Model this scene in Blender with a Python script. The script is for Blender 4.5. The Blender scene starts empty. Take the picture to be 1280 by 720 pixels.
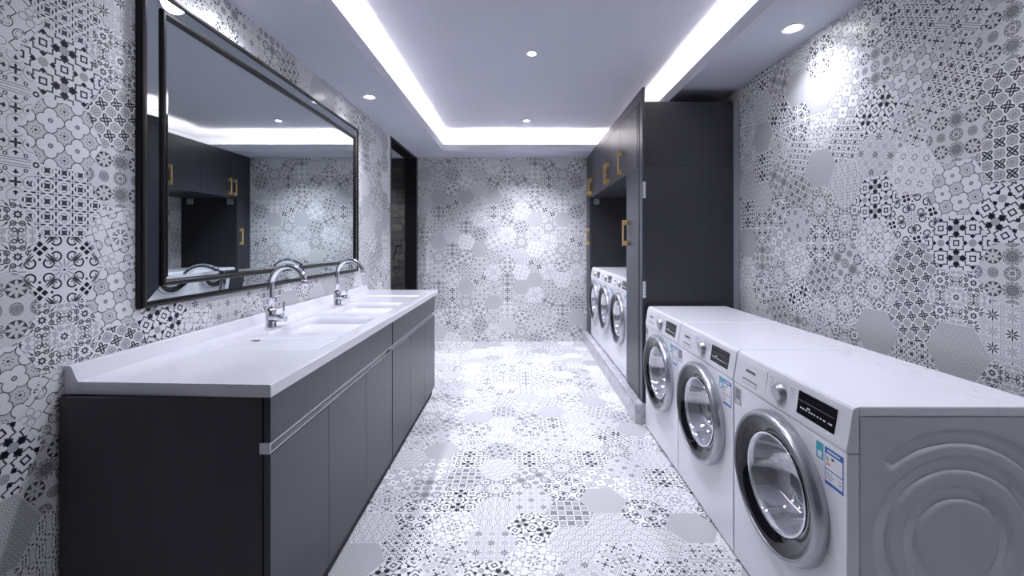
import bpy, bmesh, math, random
from mathutils import Vector, Matrix
random.seed(7)
PI = math.pi
sc = bpy.context.scene
COL = sc.collection

# ------------------------------------------------------------------ camera, world, exposure
FPX, VX, VY, EYE = 515.0, 649.5, 304.0, 1.30
cam_d = bpy.data.cameras.new('camera')
cam_d.sensor_width = 36.0
cam_d.lens = FPX / 1280.0 * 36.0
cam_d.shift_x = (640.0 - VX) / 1280.0
cam_d.shift_y = (VY - 360.0) / 1280.0
cam_d.clip_start = 0.02
cam = bpy.data.objects.new('camera', cam_d)
cam.location = (0, 0, EYE)
cam.rotation_euler = (PI / 2, 0, 0)
COL.objects.link(cam)
sc.camera = cam

world = bpy.data.worlds.new('world')
sc.world = world
world.use_nodes = True
world.node_tree.nodes['Background'].inputs[0].default_value = (0.5, 0.52, 0.62, 1)
world.node_tree.nodes['Background'].inputs[1].default_value = 0.05

sc.view_settings.view_transform = 'Standard'
sc.view_settings.look = 'None'
sc.view_settings.gamma = 1.0
sc.view_settings.use_curve_mapping = False
sc.view_settings.exposure = 1.74
sc.cycles.max_bounces = 10
sc.cycles.diffuse_bounces = 5
sc.cycles.glossy_bounces = 5
sc.cycles.transparent_max_bounces = 12
sc.cycles.caustics_reflective = False
sc.cycles.caustics_refractive = False
sc.cycles.sample_clamp_indirect = 4.0

# light settings (the lamps themselves are built with their fittings further down)
SPOT_COLOR = (0.83, 0.85, 1.0)
LED_COLOR = (1.0, 0.88, 0.74)
LED_STRENGTH = 52.0
SPOT_W = 46.0

# ------------------------------------------------------------------ room numbers (metres)
XL, XR, YB, YF = -1.36, 1.60, 5.45, -1.30
ZS, ZC = 2.43, 2.70                 # soffit underside, upper ceiling
SOX0, SOX1, SOY = -0.935, 1.188, 5.05
DY0, DY1, DZ = 4.337, 5.41, 2.415   # doorway in the left wall
DEPTH_W = 0.13
CABX = 0.887                        # front plane of the tall cabinets
KERBX, KERBZ, CABY = 0.832, 0.142, 2.98

# ------------------------------------------------------------------ materials
def new_mat(name):
    m = bpy.data.materials.new(name)
    m.use_nodes = True
    return m, m.node_tree, m.node_tree.nodes['Principled BSDF']

def mat(name, col, rough=0.5, metal=0.0, spec=None, noise=0.0, nscale=8.0, bump=0.0, bscale=60.0, coat=0.0, stretch=None):
    m, t, b = new_mat(name)
    b.inputs['Base Color'].default_value = (*col, 1)
    b.inputs['Roughness'].default_value = rough
    b.inputs['Metallic'].default_value = metal
    if spec is not None:
        b.inputs['Specular IOR Level'].default_value = spec
    if coat:
        b.inputs['Coat Weight'].default_value = coat
        b.inputs['Coat Roughness'].default_value = 0.05
    tc = t.nodes.new('ShaderNodeTexCoord')
    src = tc.outputs['Object']
    if stretch:
        mp = t.nodes.new('ShaderNodeMapping')
        mp.inputs['Scale'].default_value = stretch
        t.links.new(src, mp.inputs['Vector'])
        src = mp.outputs['Vector']
    if noise:
        n = t.nodes.new('ShaderNodeTexNoise')
        n.inputs['Scale'].default_value = nscale
        n.inputs['Detail'].default_value = 5
        t.links.new(src, n.inputs['Vector'])
        r = t.nodes.new('ShaderNodeValToRGB')
        r.color_ramp.elements[0].position = 0.3
        r.color_ramp.elements[1].position = 0.7
        r.color_ramp.elements[0].color = (*[c * (1 - noise) for c in col], 1)
        r.color_ramp.elements[1].color = (*[min(1, c * (1 + noise)) for c in col], 1)
        t.links.new(n.outputs['Fac'], r.inputs['Fac'])
        t.links.new(r.outputs['Color'], b.inputs['Base Color'])
    if bump:
        n = t.nodes.new('ShaderNodeTexNoise')
        n.inputs['Scale'].default_value = bscale
        t.links.new(src, n.inputs['Vector'])
        bp = t.nodes.new('ShaderNodeBump')
        bp.inputs['Strength'].default_value = bump
        bp.inputs['Distance'].default_value = 0.002
        t.links.new(n.outputs['Fac'], bp.inputs['Height'])
        t.links.new(bp.outputs['Normal'], b.inputs['Normal'])
    return m

def emit(name, col, s):
    m = bpy.data.materials.new(name)
    m.use_nodes = True
    t = m.node_tree
    t.nodes.clear()
    e = t.nodes.new('ShaderNodeEmission')
    e.inputs[0].default_value = (*col, 1)
    e.inputs[1].default_value = s
    o = t.nodes.new('ShaderNodeOutputMaterial')
    t.links.new(e.outputs[0], o.inputs[0])
    return m

M = {}
M['paint'] = mat('ceiling_paint', (0.56, 0.575, 0.65), 0.7, noise=0.015, nscale=3, bump=0.05, bscale=300)
M['grout'] = mat('grout', (0.88, 0.88, 0.90), 0.75, noise=0.03, nscale=30)
M['plaster'] = mat('plaster', (0.12, 0.12, 0.13), 0.8, noise=0.03)
M['dark'] = mat('charcoal_laminate', (0.026, 0.026, 0.034), 0.42, noise=0.06, nscale=25, stretch=(1, 1, 0.08), bump=0.03, bscale=400)
M['dark_front'] = mat('charcoal_satin_front', (0.036, 0.038, 0.052), 0.34, noise=0.04, nscale=25, stretch=(1, 1, 0.08))
M['inside'] = mat('dark_carcass', (0.02, 0.02, 0.026), 0.6, noise=0.05)
M['black'] = mat('black_gap', (0.008, 0.008, 0.010), 0.6, noise=0.05)
M['counter'] = mat('white_solid_surface', (0.70, 0.70, 0.73), 0.16, noise=0.012, nscale=6, coat=0.3)
M['alu'] = mat('brushed_aluminium', (0.62, 0.62, 0.64), 0.28, 1.0, noise=0.08, nscale=120, stretch=(40, 0.3, 40))
M['chrome'] = mat('chrome', (0.82, 0.83, 0.86), 0.05, 1.0, noise=0.01)
M['frame'] = mat('dark_bronze_frame', (0.010, 0.009, 0.009), 0.3, spec=0.35, noise=0.15, nscale=40)
M['mirror'] = mat('mirror_silver', (0.56, 0.61, 0.61), 0.0, 1.0, noise=0.004)
M['gold'] = mat('satin_brass', (0.95, 0.70, 0.28), 0.36, 0.6, noise=0.05, nscale=60)
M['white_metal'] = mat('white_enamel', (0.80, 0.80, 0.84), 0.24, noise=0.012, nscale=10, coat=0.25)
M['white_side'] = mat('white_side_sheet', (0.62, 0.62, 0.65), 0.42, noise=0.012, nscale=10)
M['white_plastic'] = mat('white_plastic', (0.75, 0.75, 0.78), 0.35, noise=0.012, nscale=12)
M['silver'] = mat('silver_plastic', (0.50, 0.51, 0.54), 0.26, 0.75, noise=0.02, nscale=20)
M['knob'] = mat('knob_metal', (0.42, 0.43, 0.45), 0.36, 0.8, noise=0.03, nscale=20)
M['silver_dark'] = mat('grey_silver_trim', (0.27, 0.28, 0.30), 0.32, 0.6, noise=0.03, nscale=20)
M['blackglass'] = mat('black_glass', (0.006, 0.006, 0.008), 0.03, 0.0, spec=0.45, noise=0.05)
M['drum'] = mat('drum_steel', (0.50, 0.50, 0.53), 0.25, 1.0, noise=0.12, nscale=90)
M['rubber'] = mat('grey_rubber', (0.11, 0.11, 0.12), 0.6, noise=0.08)
M['hinge'] = mat('hinge_nickel', (0.75, 0.75, 0.78), 0.3, 0.6, noise=0.03)
M['print_grey'] = mat('grey_print', (0.28, 0.28, 0.31), 0.5, noise=0.02)
M['print_dark'] = mat('dark_print', (0.05, 0.05, 0.06), 0.5, noise=0.02)
M['print_white'] = mat('white_print', (0.85, 0.85, 0.88), 0.5, noise=0.02)
M['blue'] = mat('blue_print', (0.02, 0.13, 0.45), 0.4, noise=0.02)
M['navy'] = mat('navy_plastic', (0.02, 0.025, 0.09), 0.35, noise=0.02)
M['teal'] = mat('teal_print', (0.06, 0.40, 0.48), 0.4, noise=0.02)
M['green'] = mat('green_print', (0.05, 0.42, 0.10), 0.4, noise=0.02)
M['yellow'] = mat('yellow_print', (0.80, 0.60, 0.05), 0.4, noise=0.02)
M['red'] = mat('red_print', (0.70, 0.08, 0.04), 0.4, noise=0.02)
M['label_white'] = mat('label_paper', (0.82, 0.82, 0.84), 0.4, noise=0.02)
M['sticker_grey'] = mat('sticker_grey', (0.30, 0.30, 0.33), 0.35, noise=0.03)
M['lamp_ring'] = mat('lamp_ring_white', (0.80, 0.80, 0.82), 0.35, noise=0.01)
M['lamp_cup'] = mat('lamp_reflector', (0.55, 0.55, 0.57), 0.3, 0.6, noise=0.02)
M['lamp_glow'] = emit('lamp_glow', (0.96, 0.97, 1.0), 14.0)
M['led'] = emit('led_strip_glow', LED_COLOR, LED_STRENGTH)
M['box_grey'] = mat('bracket_grey', (0.30, 0.31, 0.34), 0.4, noise=0.02)
M['void'] = M['black']

# lid with streaky grey noise marks that strengthen towards the rear edge
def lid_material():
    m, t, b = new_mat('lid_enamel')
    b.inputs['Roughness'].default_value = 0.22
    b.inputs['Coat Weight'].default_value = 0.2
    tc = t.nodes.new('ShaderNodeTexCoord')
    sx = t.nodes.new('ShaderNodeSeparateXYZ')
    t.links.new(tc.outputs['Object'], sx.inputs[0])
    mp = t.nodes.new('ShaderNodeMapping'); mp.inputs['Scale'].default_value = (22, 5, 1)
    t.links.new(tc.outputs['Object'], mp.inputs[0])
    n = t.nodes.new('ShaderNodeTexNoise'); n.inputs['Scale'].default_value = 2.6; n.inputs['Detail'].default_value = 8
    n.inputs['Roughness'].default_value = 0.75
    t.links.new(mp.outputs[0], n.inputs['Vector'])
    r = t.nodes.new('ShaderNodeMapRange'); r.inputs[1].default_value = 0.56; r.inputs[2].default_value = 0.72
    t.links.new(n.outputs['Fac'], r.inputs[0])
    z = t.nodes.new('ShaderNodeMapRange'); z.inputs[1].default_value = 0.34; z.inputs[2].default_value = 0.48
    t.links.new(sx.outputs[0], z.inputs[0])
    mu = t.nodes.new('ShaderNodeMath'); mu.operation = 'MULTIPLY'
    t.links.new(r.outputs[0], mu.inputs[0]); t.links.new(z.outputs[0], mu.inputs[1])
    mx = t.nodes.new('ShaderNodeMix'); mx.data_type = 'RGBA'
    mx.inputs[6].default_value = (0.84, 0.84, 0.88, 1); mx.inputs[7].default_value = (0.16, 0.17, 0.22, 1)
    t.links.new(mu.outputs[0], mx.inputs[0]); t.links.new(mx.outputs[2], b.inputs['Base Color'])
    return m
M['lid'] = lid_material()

def glass_material():
    m = bpy.data.materials.new('door_glass')
    m.use_nodes = True
    t = m.node_tree; t.nodes.clear()
    o = t.nodes.new('ShaderNodeOutputMaterial')
    tr = t.nodes.new('ShaderNodeBsdfTransparent'); tr.inputs[0].default_value = (0.86, 0.87, 0.90, 1)
    gl = t.nodes.new('ShaderNodeBsdfGlossy'); gl.inputs[0].default_value = (0.95, 0.95, 1, 1); gl.inputs['Roughness'].default_value = 0.03
    df = t.nodes.new('ShaderNodeBsdfDiffuse'); df.inputs[0].default_value = (0.75, 0.75, 0.80, 1)
    lw = t.nodes.new('ShaderNodeLayerWeight'); lw.inputs['Blend'].default_value = 0.45
    mr = t.nodes.new('ShaderNodeMapRange'); mr.inputs[3].default_value = 0.50; mr.inputs[4].default_value = 0.95
    t.links.new(lw.outputs['Fresnel'], mr.inputs[0])
    m1 = t.nodes.new('ShaderNodeMixShader'); m1.inputs[0].default_value = 0.48
    t.links.new(tr.outputs[0], m1.inputs[1]); t.links.new(df.outputs[0], m1.inputs[2])
    m2 = t.nodes.new('ShaderNodeMixShader')
    t.links.new(mr.outputs[0], m2.inputs[0]); t.links.new(m1.outputs[0], m2.inputs[1]); t.links.new(gl.outputs[0], m2.inputs[2])
    t.links.new(m2.outputs[0], o.inputs[0])
    return m
M['glass'] = glass_material()

def marble_material():
    m, t, b = new_mat('grey_marble')
    b.inputs['Roughness'].default_value = 0.3
    tc = t.nodes.new('ShaderNodeTexCoord')
    n = t.nodes.new('ShaderNodeTexNoise'); n.inputs['Scale'].default_value = 9; n.inputs['Detail'].default_value = 8
    n.inputs['Distortion'].default_value = 1.6
    t.links.new(tc.outputs['Object'], n.inputs['Vector'])
    r = t.nodes.new('ShaderNodeValToRGB')
    e = r.color_ramp.elements
    e[0].position = 0.3; e[0].color = (0.40, 0.40, 0.43, 1)
    e[1].position = 0.7; e[1].color = (0.62, 0.62, 0.65, 1)
    k = e.new(0.49); k.color = (0.50, 0.50, 0.53, 1)
    k = e.new(0.505); k.color = (0.24, 0.24, 0.27, 1)
    k = e.new(0.525); k.color = (0.54, 0.54, 0.57, 1)
    t.links.new(n.outputs['Fac'], r.inputs['Fac']); t.links.new(r.outputs['Color'], b.inputs['Base Color'])
    return m
M['marble'] = marble_material()
STONE = [mat('dark_stone', c, 0.7, noise=0.35, nscale=18, bump=0.6, bscale=40) for c in
         ((0.045, 0.044, 0.043), (0.060, 0.057, 0.054), (0.085, 0.078, 0.066), (0.052, 0.051, 0.048))]

# ------------------------------------------------------------------ printed cement-tile patterns, written as node arithmetic (millimetres)
class X:
    tree = None
    def __init__(s, v): s.v = v
    def __add__(a, b): return mth('ADD', a, b)
    __radd__ = __add__
    def __sub__(a, b): return mth('SUBTRACT', a, b)
    def __rsub__(a, b): return mth('SUBTRACT', b, a)
    def __mul__(a, b): return mth('MULTIPLY', a, b)
    __rmul__ = __mul__
    def __truediv__(a, b): return mth('DIVIDE', a, b)
    def __neg__(a): return mth('MULTIPLY', a, -1.0)

def mth(op, *args, clamp=False):
    n = X.tree.nodes.new('ShaderNodeMath')
    n.operation = op
    n.use_clamp = clamp
    for i, a in enumerate(args):
        if isinstance(a, X): X.tree.links.new(a.v, n.inputs[i])
        else: n.inputs[i].default_value = float(a)
    return X(n.outputs[0])

def ab(a): return mth('ABSOLUTE', a)
def mx(a, b): return mth('MAXIMUM', a, b)
def mn(a, b): return mth('MINIMUM', a, b)
def fold(a, p): return mth('WRAP', a, p / 2, -p / 2)
def ln(a, b):
    c = X.tree.nodes.new('ShaderNodeCombineXYZ')
    for i, k in enumerate((a, b)):
        if isinstance(k, X): X.tree.links.new(k.v, c.inputs[i])
        else: c.inputs[i].default_value = float(k)
    l = X.tree.nodes.new('ShaderNodeVectorMath'); l.operation = 'LENGTH'
    X.tree.links.new(c.outputs[0], l.inputs[0])
    return X(l.outputs['Value'])
AA = 0.9
def fill(d): return mth('MULTIPLY_ADD', d, -1 / AA, 0.68, clamp=True)
def line(d, w): return mth('MULTIPLY_ADD', ab(d), -1 / AA, 0.70 + w / AA, clamp=True)
def rot2(u, v, deg):
    c, s = math.cos(math.radians(deg)), math.sin(math.radians(deg))
    return u * c + v * s, v * c - u * s
def parity(x, y, p):
    i = mth('FLOOR', x * (1 / p) + 0.5) + mth('FLOOR', y * (1 / p) + 0.5)
    return mth('FLOORED_MODULO', i, 2.0)
def sect(u, v):
    a, b = ab(u), ab(v)
    return mx(a, b), mn(a, b)
def polar(u, v, n, off=0.0):
    a = mth('ARCTAN2', v, u)
    if off: a = a + off
    a = mth('WRAP', a, PI / n, -PI / n)
    r = ln(u, v)
    return r * mth('COSINE', a), r * mth('SINE', a), r, a
def ell(u, v, cx, cy, rx, ry):
    return (ln((u - cx) * (1 / rx), (v - cy) * (1 / ry)) - 1.0) * min(rx, ry)
def rosette(u, v, n, amp):
    return mth('COSINE', mth('ARCTAN2', v, u) * n) * amp

WHITE = 0.88
def compose(base, layers):
    g = base
    for m, val in layers:
        if not isinstance(val, X) and val < 0.22: val = val * 0.5
        d = (val - g) if isinstance(val, X) or isinstance(g, X) else val - g
        g = mth('MULTIPLY_ADD', m, d, g)
    return g

def pat_A(x, y):
    u, v = fold(x + 36.5, 73), fold(y + 36.5, 73)
    pu, pv = sect(u, v)
    d = ln(pu - 19.0, pv) - 17.4
    r = ln(u, v)
    o1, o2 = fold(x, 73), fold(y, 73)
    a, b, r2, _ = polar(o1, o2, 8)
    return compose(WHITE, [(fill(-d), 0.64), (fill(r2 - 18), 0.70), (line(d, 0.95), 0.10), (fill(r - 6.5), 0.06), (fill(r - 4.0), 0.6), (fill(r - 1.5), 0.2),
                           (fill(r2 - 3.6), 0.12), (fill(ln(a - 10.5, b) - 1.7), 0.2)])
def pat_B(x, y):
    P = 44.7
    u, v = fold(x, P), fold(y, P)
    par = parity(x, y, P)
    pu, pv = sect(u, v)
    sq = pu - 6.6 - pv * pv * 0.035
    val = par * 0.48 + 0.012
    return compose(WHITE, [(fill(sq), 0.13), (fill(ell(pu, pv, 13.6, 0, 2.0, 7.0)), val), (fill(ell(pu, pv, 22.35, 10.6, 2.2, 6.6)), 0.02),
                           (fill(ln(pu - 18, pv - 14.5) - 1.2), 0.05)])
def pat_C(x, y):
    x, y = rot2(x, y, 45)
    P = 78.0
    x, y = x + P / 2, y + P / 2
    u, v = fold(x, P), fold(y, P)
    par = parity(x, y, P)
    a, b = rot2(u, v, 45)
    pa, pb = sect(a, b)
    petal = mx(ab(pb) - 7.5, (ab(pa - 17) * 0.85 + pb - 13.5) * 0.75)
    tip = (ab(pa - 22) * 0.85 + pb - 13.0) * 0.7
    sq = (ab(pa - 24.5) + pb - 8.5) * 0.7
    k, l = fold(x + P / 2, P), fold(y + P / 2, P)
    a2, b2 = rot2(k, l, 45)
    qa, qb = sect(a2, b2)
    ring = line(qa - 8.6, 2.1)
    zig = line(mn(qa, (qa + qb) * 0.7071) - 24.0, 2.0)
    t1 = 1.0 - par
    return compose(WHITE, [(zig, 0.15), (mn(fill(tip), t1), 0.13), (mn(fill(petal), t1), 0.015), (mn(fill(sq), par), 0.015),
                           (ring, 0.02), (fill(ln(u, v) - 13.0), 0.45)])
def pat_D(x, y):
    x, y = rot2(x, y, 45)
    P = 81.8
    u, v = fold(x, P), fold(y, P)
    par = parity(x, y, P)
    pu, pv = sect(u, v)
    a = mth('WRAP', mth('ARCTAN2', v, u), PI / 8, -PI / 8)
    r = ln(u, v)
    star = r * (mth('COSINE', a) + ab(mth('SINE', a)) * 2.3) - 13.5
    tone = (1.0 - par) * 0.40 + 0.09
    s = (pu + pv) * 0.7071
    t = (pu - pv) * 0.7071
    scr = mx(line(ln(pu - 24.5, pv - 9.5) - 6.0, 1.5), line(ln(pu - 35.5, pv - 24.5) - 5.0, 1.5))
    scr = mx(scr, mn(line(ln(pu - 29.0, pv - 20.0) - 12.0, 1.2), fill(s - 43.0)))
    scr = mx(scr, fill(ell(pu, pv, 36.0, 0, 6.0, 2.4)))
    scr = mx(scr, fill(ell(s, t, 49.0, 0, 8.0, 2.6)))
    scr = mx(scr, fill(ell(pu, pv, 24.5, 10.5, 2.4, 2.4)))
    return compose(WHITE, [(scr, tone), (fill(star), 0.02), (fill(r - 4.6), 0.7)])
def pat_E(x, y):
    P = 110.0
    u, v = fold(x, P), fold(y, P)
    w, q = fold(x + 55, P), fold(y + 55, P)
    rR = ln(u, v); cR = rosette(u, v, 8, 2.0)
    rS = ln(w, v); rQ = ln(u, q)
    pa, pb, rP, _ = polar(w, q, 8)
    qa, qb, _, _ = polar(u, q, 12)
    mot = mth('SINE', x * 0.35) * mth('SINE', y * 0.35)
    bg = mot * 0.03 + 0.73
    return compose(bg, [
        (fill(rR - 23.5), 0.14), (fill(rR - 21.5), 0.72), (line(rR - 19.0, 0.8), 0.2), (line(rR - cR - 14.5, 1.3), 0.14), (fill(rR - cR - 6.5), 0.16), (fill(rR - 2.5), 0.55),
        (fill(rS + cR * 0.4 - 16.5), 0.16), (fill(rS + cR * 0.4 - 14.6), 0.60), (line(rS - 10.5, 1.0), 0.18), (line(rS - 5.5, 1.0), 0.18), (fill(rS - 2), 0.15),
        (line(ln(qa - 24.5, qb) - 3.6, 1.0), 0.16), (fill(rQ - 18.5), 0.18), (fill(rQ - 16.5), 0.42), (line(rQ - 13, 1.1), 0.16), (line(rQ - 8, 1.1), 0.16), (fill(rQ - 3), 0.14),
        (fill(rP - 25), 0.12), (fill(ell(pa, pb, 13.5, 0, 10.5, 4.2)), 0.68)])
def pat_F(x, y):
    P = 36.0
    u, v = fold(x, P), fold(y, P)
    par = parity(x, y, P)
    au, av = ab(u), ab(v)
    s = (au + av) * 0.7071
    t = (au - av) * 0.7071
    e1 = ell(s, t, 10.0, 0, 11.0, 7.0)
    e2 = ell(s, t, 11.5, 0, 5.5, 2.4)
    e3 = fill((mx(au, av) - 3.0))
    a, b, r, _ = polar(u, v, 8)
    npar = 1.0 - par
    return compose(WHITE, [(mn(fill(e1), npar), 0.03), (mn(fill(e2), npar), 0.62), (mn(fill(r - 3.2), npar), 0.6), (mn(fill(mx(au, av) - 16.5), par), 0.68),
                           (mn(line(r - 15, 0.7), par), 0.32), (mn(line(ell(a, b, 9.5, 0, 5.0, 2.8), 0.6), par), 0.28), (mn(line(r - 3, 0.6), par), 0.35)])
def pat_G(x, y):
    P = 127.0
    u, v = fold(x + P / 2, P), fold(y + P / 2, P)
    pu, pv = sect(u, v)
    dia = (ab(pu - 12.5) + pv - 9.0 + (pv * 0.0)) * 0.7
    curl = line(ln(pu - 42, pv - 23) - 13.0, 2.2)
    s = (pu + pv) * 0.7071
    t = (pu - pv) * 0.7071
    leaf = fill(ell(s, t, 41.0, 3.2, 18.0, 2.4))
    leaf2 = fill(ell(s, t, 48.0, 6.5, 10.0, 1.6))
    cut = fill(ell(s, t, 34.0, 5.0, 14.0, 4.5))
    k, l = fold(x, P), fold(y, P)
    a, b, r, _ = polar(k, l, 12)
    tail = line(ln(pu - 41, pv - 22) - 6.0, 1.4)
    return compose(WHITE, [(mn(curl, 1.0 - cut), 0.03), (mn(tail, fill(t - 14.0)), 0.14), (leaf, 0.10), (leaf2, 0.30), (fill(dia), 0.02), (fill(ln(pu - 31, pv) - 3.6), 0.02),
                           (fill(ell(a, b, 21.0, 0, 11.5, 1.9)), 0.42), (fill(r - 3.4), 0.05)])
def pat_H(x, y):
    x, y = rot2(x, y, 20)
    P = 121.0
    u, v = fold(x, P), fold(y, P)
    pu, pv = sect(u, v)
    l1 = mn(line(pu - 39.0, 1.0), fill(17.0 - pv))
    l2 = mn(line(ln(pu - 39, pv) - 16.5, 1.0), fill(38.0 - pu))
    cur = line(ln(pu - 39.0, pv - 14.0) - 3.2, 1.0)
    a, b, r, _ = polar(u, v, 8)
    leaf = mx(fill(ell(a, b, 17.0, 0, 7.0, 2.3)), fill(ell(a, ab(b), 25.0, 4.0, 4.0, 1.6)))
    g1 = line(ln(pu - 43, pv) - 7.0, 0.6)
    k, m = fold(x + P / 2, P), fold(y + P / 2, P)
    qa, qb = rot2(k, m, 45)
    qa, qb = sect(qa, qb)
    fl = line(ln(qa - 15.5, qb) - 10.0, 0.8)
    fr = line(ln(k, m) - 3.0, 0.6)
    return compose(WHITE, [(l1, 0.06), (l2, 0.06), (cur, 0.06), (leaf, 0.12), (g1, 0.36), (fl, 0.33), (fr, 0.33)])
def pat_I(x, y):
    pu, pv = sect(x, y)
    st = mn(mx(line(pv - 4.6, 0.6), line(pv - 11.0, 0.7)), mn(fill(19.0 - pu), fill(pu - 88.0)))
    rings = mx(line(ln(pu - 12.5, pv) - 5.0, 2.0), line(ln(pu - 100.0, pv) - 6.0, 2.0))
    m1, m2 = sect(pu - 53.0, pv - 53.0)
    cross = fill(ell(m1, m2, 6.8, 0, 6.6, 2.9))
    fleur = mx(fill(ell(pu, pv, 53.0, 25.0, 2.6, 6.5)), fill(ell(pu, pv, 53.0, 27.0, 6.5, 2.6)))
    fleur = mx(fleur, mx(fill(ell(pu, pv, 83.0, 53.0, 6.5, 2.6)), fill(ell(pu, pv, 81.0, 53.0, 2.6, 6.0))))
    oct_ = line(ln(pu - 53, pv - 53) - 15.5, 0.5)
    arcs = mx(line(ln(pu - 53, pv - 20) - 20.0, 0.6), line(ln(pu - 90, pv - 53) - 20.0, 0.6))
    arcs = mn(arcs, fill(15.0 - pv))
    curl = mx(line(ln(pu - 30, pv - 20) - 4.0, 1.3), line(ln(pu - 76, pv - 20) - 4.0, 1.3))
    return compose(0.82, [(st, 0.20), (arcs, 0.28), (oct_, 0.36), (curl, 0.16), (rings, 0.05), (cross, 0.02), (fleur, 0.03)])
def pat_J(x, y):
    P = 56.0
    u, v = fold(x, P), fold(y, P)
    par = parity(x, y, P)
    a, b, r, _ = polar(u, v, 8)
    pu, pv = sect(u, v)
    ray = fill(ell(a, b, 11.5, 0, 8.6, 2.0))
    brd = line(pu - 23.0, 0.45)
    dots = fill(ln(28.0 - pu, fold(pv, 8.0)) - 1.3)
    return compose(0.80, [(brd, 0.30), (dots, 0.12), (ray, par * 0.40 + 0.018), (fill(r - 3.2), 0.62)])
def pat_K(x, y):
    a, b = 19.0, 32.9
    r = mn(ln(fold(x, a), fold(y, b)), ln(fold(x + a / 2, a), fold(y + b / 2, b)))
    return compose(0.64, [(line(r - 7.4, 0.9), 0.40), (fill(r - 5.2), 0.70), (fill(r - 2.2), 0.24)])
def pat_L(x, y):
    P, Q = 40.0, 66.0
    u, v = fold(x, P), fold(y, Q)
    au, av = ab(u), ab(v)
    bone = mn(line(au - 6.0 - av * av * 0.018, 0.8), fill(av - 18.0))
    bone = mx(bone, mn(line(av - 18.0, 0.7), fill(au - 11.0)))
    w = ab(fold(x + P / 2, P))
    d = mx(fill(ell(au, av, 0, 33.0, 4.5, 2.0)), fill(ell(w, av, 0, 33.0, 2.2, 2.6)))
    d = mx(d, fill(ell(au, av, 10.0, 25.5, 2.0, 3.6)))
    d = mx(d, mx(fill(ell(w, av, 3.6, 15.0, 1.5, 3.6)), fill(ell(w, av, 3.6, 3.5, 1.4, 3.2))))
    return compose(0.82, [(bone, 0.30), (d, 0.03)])
def pat_M(x, y):
    P = 36.0
    u, v = fold(x, P), fold(y, P)
    par = parity(x, y, P)
    a, b, r, _ = polar(u, v, 8, PI / 8)
    dash = fill(ell(a, b, 11.0, 0, 4.2, 1.5))
    pu, pv = sect(u, v)
    dia = line(pu + pv * 0.75 - 12.5, 0.6)
    return compose(WHITE, [(mn(dash, 1.0 - par), 0.06), (mn(dia, par), 0.32)])

def tile_mat(key, fn):
    m, t, b = new_mat('printed_tile_' + key.lower())
    X.tree = t
    uv = t.nodes.new('ShaderNodeUVMap'); uv.uv_map = 'UVMap'
    sp = t.nodes.new('ShaderNodeSeparateXYZ')
    t.links.new(uv.outputs[0], sp.inputs[0])
    x, y = X(sp.outputs[0]) * 1000.0, X(sp.outputs[1]) * 1000.0
    g = fn(x, y)
    cr = t.nodes.new('ShaderNodeCombineColor')
    t.links.new(g.v, cr.inputs[0]); t.links.new(g.v, cr.inputs[1])
    t.links.new((g * 0.985 + 0.012).v, cr.inputs[2])
    t.links.new(cr.outputs[0], b.inputs['Base Color'])
    b.inputs['Roughness'].default_value = 0.30
    b.inputs['Specular IOR Level'].default_value = 0.24
    return m
PATS = {k: tile_mat(k, f) for k, f in (('A', pat_A), ('B', pat_B), ('C', pat_C), ('D', pat_D), ('E', pat_E), ('F', pat_F), ('G', pat_G),
                                       ('H', pat_H), ('I', pat_I), ('J', pat_J), ('K', pat_K), ('L', pat_L), ('M', pat_M))}
PK = list(PATS)

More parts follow.
